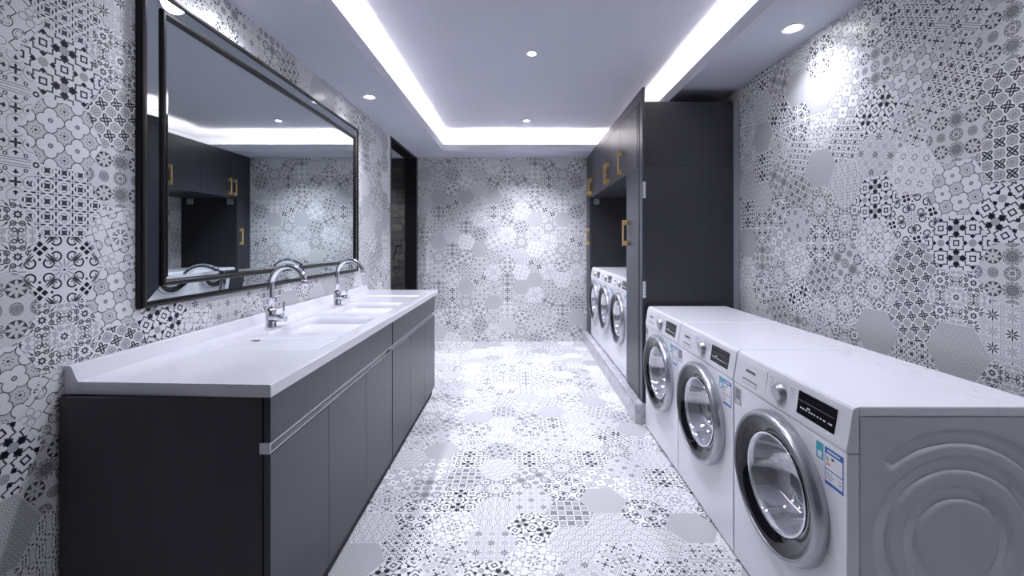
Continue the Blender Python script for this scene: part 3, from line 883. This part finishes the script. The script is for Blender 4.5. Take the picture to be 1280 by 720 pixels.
def washer(label, loc):
    t = thing('washing_machine', label, 'washing machine', loc)
    hw = WW / 2
    # body: side sheets, back, base (open at the front, where the front plate sits)
    b = MB()
    b.box((0.034, hw - 0.012, 0.018), (WD - 0.002, hw, 0.826)).box((WD - 0.014, -hw + 0.012, 0.018), (WD - 0.002, hw - 0.012, 0.826)).box((0.034, -hw + 0.012, 0.018), (WD - 0.014, hw - 0.012, 0.03))
    b.obj('body', M['white_metal'], t)
    # embossed near side
    nx, nz = 110, 165
    x0, x1, z0, z1 = 0.0343, WD - 0.002, 0.018, 0.8288
    cxs, czs = 0.302, 0.489
    def groove(x, z):
        r = math.hypot(x - cxs, z - czs); a = math.degrees(math.atan2(z - czs, x - cxs))
        d = 0.0
        def bump(r0, r1, amp):
            if r <= r0 or r >= r1: return 0.0
            s = (r - r0) / (r1 - r0)
            return amp * min(1.0, s / 0.22, (1 - s) / 0.42)
        fade = 1.0
        if 15 < a < 75: fade = max(0.0, abs(a - 45) / 30.0) ** 1.0
        d += bump(0.111, 0.152, 0.016) * (0.35 + 0.65 * fade)
        d += bump(0.190, 0.233, 0.017) * (0.55 + 0.45 * fade)
        if 30 < a < 133 or a < -40 and a > -140:
            e = min(1.0, (133 - a) / 4.0) if a > 0 else 1.0
            d += bump(0.262, 0.304, 0.017) * e
        return d
    rows = []
    for j in range(nz + 1):
        zz = z0 + (z1 - z0) * j / nz
        rows.append([(x0 + (x1 - x0) * i / nx, -hw + groove(x0 + (x1 - x0) * i / nx, zz), zz) for i in range(nx + 1)])
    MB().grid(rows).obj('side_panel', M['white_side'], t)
    box('side_sheet', (0.034, -hw + 0.010, 0.018), (WD - 0.002, -hw + 0.016, 0.826), M['white_metal'], t)
    # front plate with a round opening
    n = 72; R = 0.196
    zt, zb = 0.7265, 0.018
    def edge(a):
        c, s = math.cos(a), math.sin(a)
        k = 1e9
        if c > 1e-9: k = min(k, (hw - 0.001) / c)
        if c < -1e-9: k = min(k, (-hw + 0.001) / c)
        if s > 1e-9: k = min(k, (zt - DC[1]) / s)
        if s < -1e-9: k = min(k, (zb - DC[1]) / s)
        return (k * c, DC[1] + k * s)
    angs = sorted([2 * PI * k / n for k in range(n)] + [math.atan2(z - DC[1], y) % (2 * PI) for y in (hw - 0.001, -hw + 0.001) for z in (zt, zb)])
    inner = [(0.0, R * math.cos(a), DC[1] + R * math.sin(a)) for a in angs]
    inner_b = [(0.03, y, z) for _, y, z in inner]
    outer = [(0.0, *edge(a)) for a in angs]
    outer_b = [(0.034, y, z) for _, y, z in outer]
    fp = MB().grid([inner_b, inner, outer, outer_b], 0, False, True)
    fp.obj('front_plate', M['white_metal'], t, 0.010, 3)
    # control fascia
    f = MB().prism([(0.034, 0.7285), (0.0, 0.7285), (-0.002, 0.738), (fx(0.79), 0.79), (fx(0.835) + 0.001, 0.835), (0.017, 0.847), (0.022, 0.8535), (0.034, 0.8565)], 1, -hw + 0.0005, hw - 0.0005)
    # prism on axis 1 takes (x, z)
    f.obj('control_panel', M['white_plastic'], t, 0.002)
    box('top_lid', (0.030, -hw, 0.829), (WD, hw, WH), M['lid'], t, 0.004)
    # detergent drawer: a slightly proud front, with a grip
    def on_fascia(mb, y0, y1, za, zb_, out, mi=0):
        mb.prism([(fx(za) - out, za), (fx(zb_) - out, zb_), (fx(zb_) + 0.002, zb_), (fx(za) + 0.002, za)], 1, y0, y1, mi)
        return mb
    dr = on_fascia(MB(), 0.082, hw - 0.004, 0.7345, 0.832, 0.0016).obj('drawer', M['white_plastic'], t, 0.0008)
    g = MB()
    on_fascia(g, 0.136, 0.232, 0.7505, 0.769, 0.0019)
    g.obj('grip', M['print_grey'], dr, 0.0)
    g = MB()
    on_fascia(g, 0.140, 0.228, 0.7525, 0.762, 0.0024)
    g.obj('grip_lip', M['white_plastic'], dr, 0.0005)
    br = bpy.data.objects.new('lettering', BRAND); COL.objects.link(br); br.parent = dr
    if not BRAND.materials: BRAND.materials.append(M['print_dark'])
    br.matrix_local = Matrix.Translation((fx(0.800) - 0.0024, 0.184, 0.800)) @ Matrix(((0, 0, -1), (-1, 0, 0), (0, 1, 0))).to_4x4()
    # knob and programme marks
    kz = 0.789
    kn = MB().lathe([(0, 0.032), (0.003, 0.032), (0.006, 0.029), (0.016, 0.0275), (0.020, 0.026), (0.021, 0.022), (0.0195, 0.010), (0.0195, 0.0003)], (fx(kz), 0.0, kz), (-1, 0, -0.13), (0, 1, 0), 40)
    kn.obj('knob', M['knob'], t)
    mk = MB()
    rr = random.Random(2)
    for k in range(8):
        z = kz + 0.031 - k * 0.0092
        for y0 in (0.046, -0.046):
            if y0 < 0: ya, yb = y0 - 0.010 - rr.random() * 0.014 - 0.006 * (k % 2), y0
            else: ya, yb = y0, y0 + 0.008 + rr.random() * 0.016
            on_fascia(mk, ya, yb, z, z + 0.0016, 0.0002)
    on_fascia(mk, -0.245, -0.20, 0.7385, 0.7405, 0.0002); on_fascia(mk, -0.185, -0.16, 0.7385, 0.7405, 0.0002)
    mk.obj('programme_marks', M['print_grey'], t)['kind'] = 'stuff'
    # display
    ds = on_fascia(MB(), -0.246, -0.086, 0.744, 0.828, 0.0015).obj('display', M['blackglass'], t, 0.0006)
    dm = MB()
    on_fascia(dm, -0.240, -0.092, 0.7995, 0.802, 0.0019, 1)
    for k in range(11):
        y0 = -0.098 - k * 0.0127
        for q in range(3):
            if rr.random() < 0.8: on_fascia(dm, y0 - 0.0028 - q * 0.0034, y0 - q * 0.0034, 0.777, 0.7812, 0.0019)
    for y0 in (-0.130, -0.138): on_fascia(dm, y0 - 0.006, y0, 0.785, 0.789, 0.0019)
    for y0 in (-0.108, -0.190, -0.218): on_fascia(dm, y0 - 0.013, y0, 0.7505, 0.7535, 0.0019)
    dm.obj('display_symbols', [M['print_white'], M['rubber']], ds)['kind'] = 'stuff'
    # door: silver ring, dark glass rim, bulging glass, steel drum
    o3 = (0, DC[0], DC[1])
    ring = MB().lathe([(0.004, 0.230), (0.0, 0.233), (-0.016, 0.2335), (-0.030, 0.2295), (-0.038, 0.224), (-0.0405, 0.219)], o3, (1, 0, 0), (0, 0, 1), 72)
    dn = ring.obj('door', M['silver'], t)
    MB().lathe([(-0.0405, 0.219), (-0.0418, 0.2155), (-0.0405, 0.2125), (-0.035, 0.2105)], o3, (1, 0, 0), (0, 0, 1), 72).obj('inner_trim', M['silver_dark'], dn)
    MB().lathe([(-0.0362, 0.2115), (-0.0335, 0.200), (-0.019, 0.161), (-0.014, 0.1565)], o3, (1, 0, 0), (0, 0, 1), 72).obj('glass_rim', M['blackglass'], dn)
    MB().lathe([(-0.014, 0.1575), (-0.020, 0.1545), (-0.018, 0.150), (-0.002, 0.145), (0.045, 0.130), (0.085, 0.105), (0.105, 0.070), (0.112, 0.035), (0.113, 0.0005)], o3, (1, 0, 0), (0, 0, 1), 64).obj('window_glass', M['glass'], dn)
    MB().lathe([(-0.0185, 0.1585), (-0.0205, 0.157), (-0.0205, 0.1545), (-0.017, 0.1535)], o3, (1, 0, 0), (0, 0, 1), 64).obj('glass_edge', M['chrome'], dn)
    MB().lathe([(0.001, 0.194), (0.02, 0.175), (0.045, 0.165), (0.055, 0.172)], o3, (1, 0, 0), (0, 0, 1), 48).obj('door_seal', M['rubber'], t)
    MB().lathe([(0.055, 0.170), (0.070, 0.235), (0.36, 0.235), (0.40, 0.20), (0.405, 0.0005)], o3, (1, 0, 0), (0, 0, 1), 48).obj('drum', M['drum'], t)
    # small things stuck on the front
    e = MB()
    yl, yr, lt, lb = -0.213, -0.282, 0.711, 0.606
    def patch(mb, ya, yb, za, zb_, out, mi): mb.box((-out, ya, za), (0.0, yb, zb_), mi)
    patch(e, yl, yr, lb, lt, 0.0006, 0)
    patch(e, yl - 0.003, yr + 0.003, lb + 0.009, lt - 0.017, 0.0009, 1)
    patch(e, yl - 0.003, yr + 0.003, lb + 0.042, lb + 0.045, 0.0011, 0)
    patch(e, yl - 0.010, yr + 0.012, lt - 0.011, lt - 0.006, 0.0009, 1)
    for k, mi in enumerate((2, 2, 3, 4)):
        patch(e, yl - 0.008, yl - 0.013 - 0.0025 * k, lt - 0.030 - 0.0062 * k, lt - 0.0255 - 0.0062 * k, 0.0012, mi)
    patch(e, yl - 0.026, yl - 0.036, lt - 0.030, lt - 0.023, 0.0012, 5)
    for k in range(3): patch(e, yl - 0.007, yl - 0.028 - 0.006 * (k % 2), lb + 0.018 + k * 0.007, lb + 0.0195 + k * 0.007, 0.0012, 5)
    for k in range(2): patch(e, yr + 0.007, yr + 0.016, lb + 0.020 + k * 0.009, lb + 0.022 + k * 0.009, 0.0012, 5)
    e = e.obj('energy_label', [M['blue'], M['label_white'], M['green'], M['yellow'], M['red'], M['print_dark']], t)
    e['label'] = 'blue and white energy label with coloured bars'
    s = MB(); patch(s, -0.178, -0.207, 0.664, 0.713, 0.0006, 0); patch(s, -0.184, -0.201, 0.669, 0.687, 0.0009, 1)
    s.obj('sticker', [M['teal'], M['label_white']], t)['label'] = 'small teal sticker'
    s = MB(); patch(s, 0.289, 0.240, 0.645, 0.713, 0.0006, 0)
    patch(s, 0.275, 0.254, 0.672, 0.676, 0.0009, 1); patch(s, 0.275, 0.271, 0.676, 0.703, 0.0009, 1); patch(s, 0.258, 0.254, 0.676, 0.703, 0.0009, 1); patch(s, 0.275, 0.254, 0.699, 0.703, 0.0009, 1)
    for k in range(2): patch(s, 0.279, 0.250, 0.653 + 0.007 * k, 0.656 + 0.007 * k, 0.0009, 2)
    s.obj('sticker', [M['sticker_grey'], M['print_dark'], M['label_white']], t)['label'] = 'small grey sticker with a drum drawing'
    MB().lathe([(0.0, 0.052), (-0.0004, 0.0515), (-0.0004, 0.0505), (0.0, 0.050)], (0, -0.205, 0.135), (1, 0, 0), (0, 0, 1), 40).obj('pump_flap', M['white_plastic'], t)
    for x in (0.06, WD - 0.06):
        for y in (-hw + 0.05, hw - 0.05):
            MB().lathe([(0.0, 0.0005), (0.0, 0.022), (0.012, 0.022), (0.019, 0.015)], (x, y, 0.0), (0, 0, 1), (1, 0, 0), 16).obj('foot', M['rubber'], t)
    return t
WX = 0.888
W0 = washer('white washing machine nearest the camera, its grey side panel with round embossed rings in view', (WX, 1.411, 0))
def wcopy(loc, label):
    c = copy_tree(W0); c.location = loc; c['label'] = label; return c
wcopy((WX, 2.009, 0), 'middle one of the three white washing machines standing on the floor along the tiled wall')
wcopy((WX, 2.607, 0), 'white washing machine at the far end of the floor row, beside the dark tall cabinet')
wcopy((WX + 0.012, 3.721, KERBZ), 'white washing machine on the marble kerb, partly hidden by the tall cabinet door')
wcopy((WX + 0.012, 4.312, KERBZ), 'white washing machine on the marble kerb in the niche, in the middle of its three')
wcopy((WX + 0.012, 4.903, KERBZ), 'farthest white washing machine on the marble kerb, next to the end panel')
for o in list(COL.objects):
    if o.get('category') == 'washing machine':
        o['group'] = 'washing machines in the niche' if o.location.z > 0.05 else 'washing machines on the floor'

# ------------------------------------------------------------------ vanity: two cabinet units, countertop with two basins, taps
CF = -0.7285                       # front plane of doors
CT = 0.887                         # top of the counter
def vanity(y0, y1, seams, label, near):
    bf = names()
    t = thing('vanity_cabinet', label, 'cabinet', ((-1.36 + CF) / 2, (y0 + y1) / 2, 0), 'base cabinets under the white counter')
    bx = -1.345
    c = MB()
    c.box((bx, y0 + 0.001, 0.004), (CF - 0.024, y0 + 0.019, 0.849)).box((bx, y1 - 0.019, 0.004), (CF - 0.024, y1 - 0.001, 0.849))
    c.box((bx, y0 + 0.019, 0.075), (CF - 0.024, y1 - 0.019, 0.093)).box((bx, y0 + 0.019, 0.093), (bx + 0.008, y1 - 0.019, 0.849))
    c.obj('carcass', M['dark'], t, 0.001)
    box('toe_kick', (CF - 0.040, y0 + 0.019, 0.002), (CF - 0.026, y1 - 0.019, 0.0745), M['black'], t)
    box('top_rail', (CF - 0.020, y0 + 0.002, 0.716), (CF, y1 - 0.004, 0.849), M['dark_front'], t, 0.0012)
    g = MB()
    g.prism([(CF - 0.030, 0.684), (CF - 0.001, 0.684), (CF - 0.001, 0.687), (CF - 0.026, 0.687), (CF - 0.026, 0.711), (CF + 0.001, 0.7115), (CF + 0.001, 0.715), (CF - 0.030, 0.715)], 1, y0 + 0.002, y1 - 0.004)
    g.obj('grip_channel', M['alu'], t)
    if near: box('channel_cap', (CF - 0.031, y0, 0.683), (CF + 0.001, y0 + 0.002, 0.7155), M['hinge'], t)
    ys = [y0 + 0.001] + seams + [y1 - 0.003]
    for a, b in zip(ys[:-1], ys[1:]):
        box('door', (CF - 0.020, a + 0.001, 0.070), (CF, b - 0.001, 0.681), M['dark_front'], t, 0.0012)
    hang(t, bf)
vanity(1.203, 2.358, [1.574, 1.959], 'near charcoal base cabinet with three plain doors under the white double basin counter', True)
vanity(2.364, 3.54, [2.758, 3.150], 'far charcoal base cabinet with three plain doors, at the doorway end of the white counter', False)

CY0, CY1 = 1.2006, 3.657
SPX = -1.315
def rr(x, y, cx, cy, hx, hy, r):
    qx, qy = abs(x - cx) - hx + r, abs(y - cy) - hy + r
    return math.hypot(max(qx, 0), max(qy, 0)) + min(max(qx, qy), 0) - r
def sm(t): t = max(0.0, min(1.0, t)); return t * t * (3 - 2 * t)
BAS = [(-0.980, 2.085, 0.178, 0.218), (-0.980, 2.652, 0.178, 0.207)]
def top_z(x, y):
    z = CT
    for cx, cy, hx, hy in BAS:
        d = rr(x, y, cx, cy, hx, hy, 0.045)
        if d < 0.012: z -= 0.165 * sm((0.002 - d) / 0.026) + 0.003 * sm((0.012 - d) / 0.012)
    tr = rr(x, y, -1.005, 1.715, 0.225, 0.140, 0.05)
    if tr < 0: z -= 0.009 * sm(-tr / 0.016)
    if tr < -0.02 and 1.58 < y < 1.80: z += 0.0022 * (0.5 + 0.5 * math.cos((y + 0.16 * x) * 2 * PI / 0.020)) * sm((y - 1.60) / 0.05)
    tr = rr(x, y, -1.005, 3.10, 0.225, 0.170, 0.05)
    if tr < 0: z -= 0.007 * sm(-tr / 0.016)
    # soft drip edge at the front
    return z
def yskew(x, y): return y + (CF - x) / 0.63 * 0.0285 * max(0.0, 1 - (y - CY0) / 0.2)
ysam = []
y = CY0
while y < CY1 - 1e-6:
    ysam.append(y)
    y += 0.0034 if 1.56 < y < 1.84 else 0.0075
ysam.append(CY1)
nx = 92
xs = [SPX + (CF - SPX) * i / nx for i in range(nx + 1)]
ctop = thing('sink_counter', 'long white countertop with two moulded basins and a ribbed drainboard on the charcoal cabinets', 'countertop', (-1.04, 2.43, 0.85))
bf = names()
def in_basin(x, y):
    for k, (cx, cy, hx, hy) in enumerate(BAS):
        if abs(x - cx) < hx + 0.02 and abs(y - cy) < hy + 0.02: return k
    return -1
V = [[(x, yskew(x, y), top_z(x, y)) for x in xs] for y in ysam]
parts = {-1: MB(), 0: MB(), 1: MB()}
for j in range(len(ysam) - 1):
    for i in range(nx):
        k = in_basin((xs[i] + xs[i + 1]) / 2, (ysam[j] + ysam[j + 1]) / 2)
        parts[k].face((V[j][i], V[j][i + 1], V[j + 1][i + 1], V[j + 1][i]), 0, True)
slab = parts[-1]
r = 0.004
# front edge, near end, far end and underside of the slab
n = len(ysam)
slab.grid([[(CF + 0.0, yskew(CF, y), CT) for y in ysam], [(CF + 0.003, yskew(CF, y), CT - 0.003) for y in ysam], [(CF + 0.003, yskew(CF, y), CT - 0.037) for y in ysam],
           [(SPX, yskew(SPX, y), CT - 0.037) for y in ysam]], 0, False)
slab.face([(SPX, yskew(SPX, CY0), CT), (CF, CY0, CT), (CF + 0.003, CY0, CT - 0.003), (CF + 0.003, CY0, CT - 0.037), (SPX, yskew(SPX, CY0), CT - 0.037)])
slab.face([(SPX, CY1, CT), (CF, CY1, CT), (CF + 0.003, CY1, CT - 0.003), (CF + 0.003, CY1, CT - 0.037), (SPX, CY1, CT - 0.037)])
# slab part of the underside must stay clear of the basins: replaced by a rim only
o = slab.obj('worktop', M['counter'], ctop)
for k in (0, 1):
    b = parts[k].obj('basin', M['counter'], ctop)
    cx, cy, hx, hy = BAS[k]
    MB().lathe([(0.0, 0.040), (0.003, 0.038), (0.002, 0.024), (-0.004, 0.020), (-0.004, 0.0005)], (cx, cy, CT - 0.1675), (0, 0, 1), (1, 0, 0), 28).obj('drain', M['chrome'], b)
W = XL + 0.001
sp = lambda y0, y1, s0: [[(W, y0 + s0, CT - 0.037), (W, y0 + s0, CT + 0.047), (W + 0.018, y0 + s0 * 0.97, CT + 0.047), (W + 0.022, y0 + s0 * 0.96, CT + 0.044), (SPX, y0 + s0 * 0.9, CT), (SPX, y0 + s0 * 0.9, CT - 0.037)],
                         [(W, y1, CT - 0.037), (W, y1, CT + 0.047), (W + 0.018, y1, CT + 0.047), (W + 0.022, y1, CT + 0.044), (SPX, y1, CT), (SPX, y1, CT - 0.037)]]
for y0, y1, s0 in ((CY0, 2.465, 0.0285), (2.4665, 3.60, 0.0)):
    a = sp(y0, y1, s0)
    m = MB().grid(a, 0, False, True); m.face(a[0]); m.face(a[1])
    m.obj('backsplash', M['counter'], ctop)
box('worktop_end', (W, 3.60, CT - 0.037), (SPX, CY1, CT), M['counter'], ctop)
sl = MB().box((-1.152, 1.765, CT - 0.0085), (-1.120, 1.785, CT - 0.0045)).obj('drain_slot', M['rubber'], ctop, 0.002)
hang(ctop, bf)

def faucet(x, y, label):
    t = thing('faucet', label, 'tap', (x, y, CT), 'gooseneck taps on the counter')
    MB().lathe([(0.0, 0.0005), (0.0, 0.026), (0.004, 0.0265), (0.006, 0.024), (0.075, 0.024), (0.083, 0.0235), (0.088, 0.020), (0.094, 0.0155), (0.094, 0.0005)], (0, 0, 0), (0, 0, 1), (1, 0, 0), 28).obj('base', M['chrome'], t)
    pts = [(0, 0, 0.085), (0, 0, 0.15), (0, 0, 0.205)]
    R = 0.092
    for k in range(1, 27):
        a = PI - k * (PI * 0.93) / 26
        pts.append((R + R * math.cos(a), 0, 0.208 + R * math.sin(a)))
    pts = [(p[0], p[1] - p[0] * 0.16, p[2]) for p in pts]
    s = MB().tube(pts, 0.0132, 16).obj('spout', M['chrome'], t)
    e = Vector(pts[-1]); d = (e - Vector(pts[-2])).normalized()
    MB().tube([e - d * 0.004, e + d * 0.020], 0.0148, 16).obj('nozzle', M['chrome'], s)
    v = MB().tube([(0.0, -0.005, 0.048), (0.060, -0.013, 0.048), (0.080, -0.016, 0.048)], [0.019, 0.019, 0.017], 18).obj('valve', M['chrome'], t)
    MB().tube([(0.070, -0.015, 0.06), (0.071, -0.015, 0.085), (0.0725, -0.015, 0.128)], [0.0065, 0.0048, 0.0042], 12).obj('lever', M['chrome'], v)
    return t
faucet(-1.222, 2.026, 'tall chrome gooseneck tap at the near basin of the white counter')
faucet(-1.222, 2.762, 'tall chrome gooseneck tap at the far basin of the white counter')

# ------------------------------------------------------------------ big framed mirror
bf = names()
MY0, MY1, MZ0, MZ1 = 1.458, 3.425, 1.066, 2.247
mir = thing('wall_mirror', 'large wide mirror with a dark double frame on the tiled wall above the counter', 'mirror', (XL, (MY0 + MY1) / 2, MZ0))
def ins(d): return MY0 + d, MY1 - d, MZ0 + d, MZ1 - d
def loop(d, x):
    a, b, c, e = ins(d)
    return [(x, a, c), (x, b, c), (x, b, e), (x, a, e)]
def frame_part(name, prof, m):
    f = MB()
    for k in range(4):
        for (d0, x0), (d1, x1) in zip(prof[:-1], prof[1:]):
            A, B = loop(d0, x0), loop(d1, x1)
            f.face((A[k], A[(k + 1) % 4], B[(k + 1) % 4], B[k]))
    return f.obj(name, m, mir)
xw = XL + 0.0005
frame_part('outer_frame', [(0.0, xw), (0.0, XL + 0.018), (0.004, XL + 0.024), (0.012, XL + 0.026), (0.020, XL + 0.024), (0.025, XL + 0.016), (0.025, xw)], M['frame'])
for k in range(4):
    A, B = loop(0.0245, XL + 0.019), loop(0.075, XL + 0.0232)
    f = MB(); f.face((A[k], A[(k + 1) % 4], B[(k + 1) % 4], B[k])); f.obj('mirror_border', M['mirror'], mir)
frame_part('inner_frame', [(0.073, XL + 0.022), (0.074, XL + 0.030), (0.079, XL + 0.034), (0.088, XL + 0.034), (0.095, XL + 0.028), (0.096, XL + 0.016)], M['frame'])
frame_part('glass_bevel', [(0.094, XL + 0.020), (0.110, XL + 0.0222)], M['mirror'])
f = MB(); f.face(loop(0.110, XL + 0.0222)); f.obj('mirror_glass', M['mirror'], mir)
box('backing', (xw, MY0 + 0.04, MZ0 + 0.04), (XL + 0.018, MY1 - 0.04, MZ1 - 0.04), M['black'], mir)
hang(mir, bf)
bpy.context.view_layer.update()

# socket panel on the niche wall, which the mirror's left border reflects
bf = names()
sk = thing('socket_panel', 'white socket panel in a dark blue surround on the tiled wall inside the niche', 'socket', (XR - 0.001, 3.87, 1.33))
box('surround', (XR - 0.010, 3.76, 1.245), (XR - 0.001, 3.98, 1.415), M['navy'], sk, 0.002)
for k, y in enumerate((3.818, 3.922)):
    p = box('socket', (XR - 0.016, y - 0.045, 1.262), (XR - 0.0102, y + 0.045, 1.398), M['white_plastic'], sk, 0.002)
    for dz in (1.30, 1.36):
        for dy in (-0.016, 0.016):
            box('pin_hole', (XR - 0.0166, y + dy - 0.009, dz - 0.011), (XR - 0.0158, y + dy + 0.009, dz + 0.011), M['print_dark'], p)
hang(sk, bf)
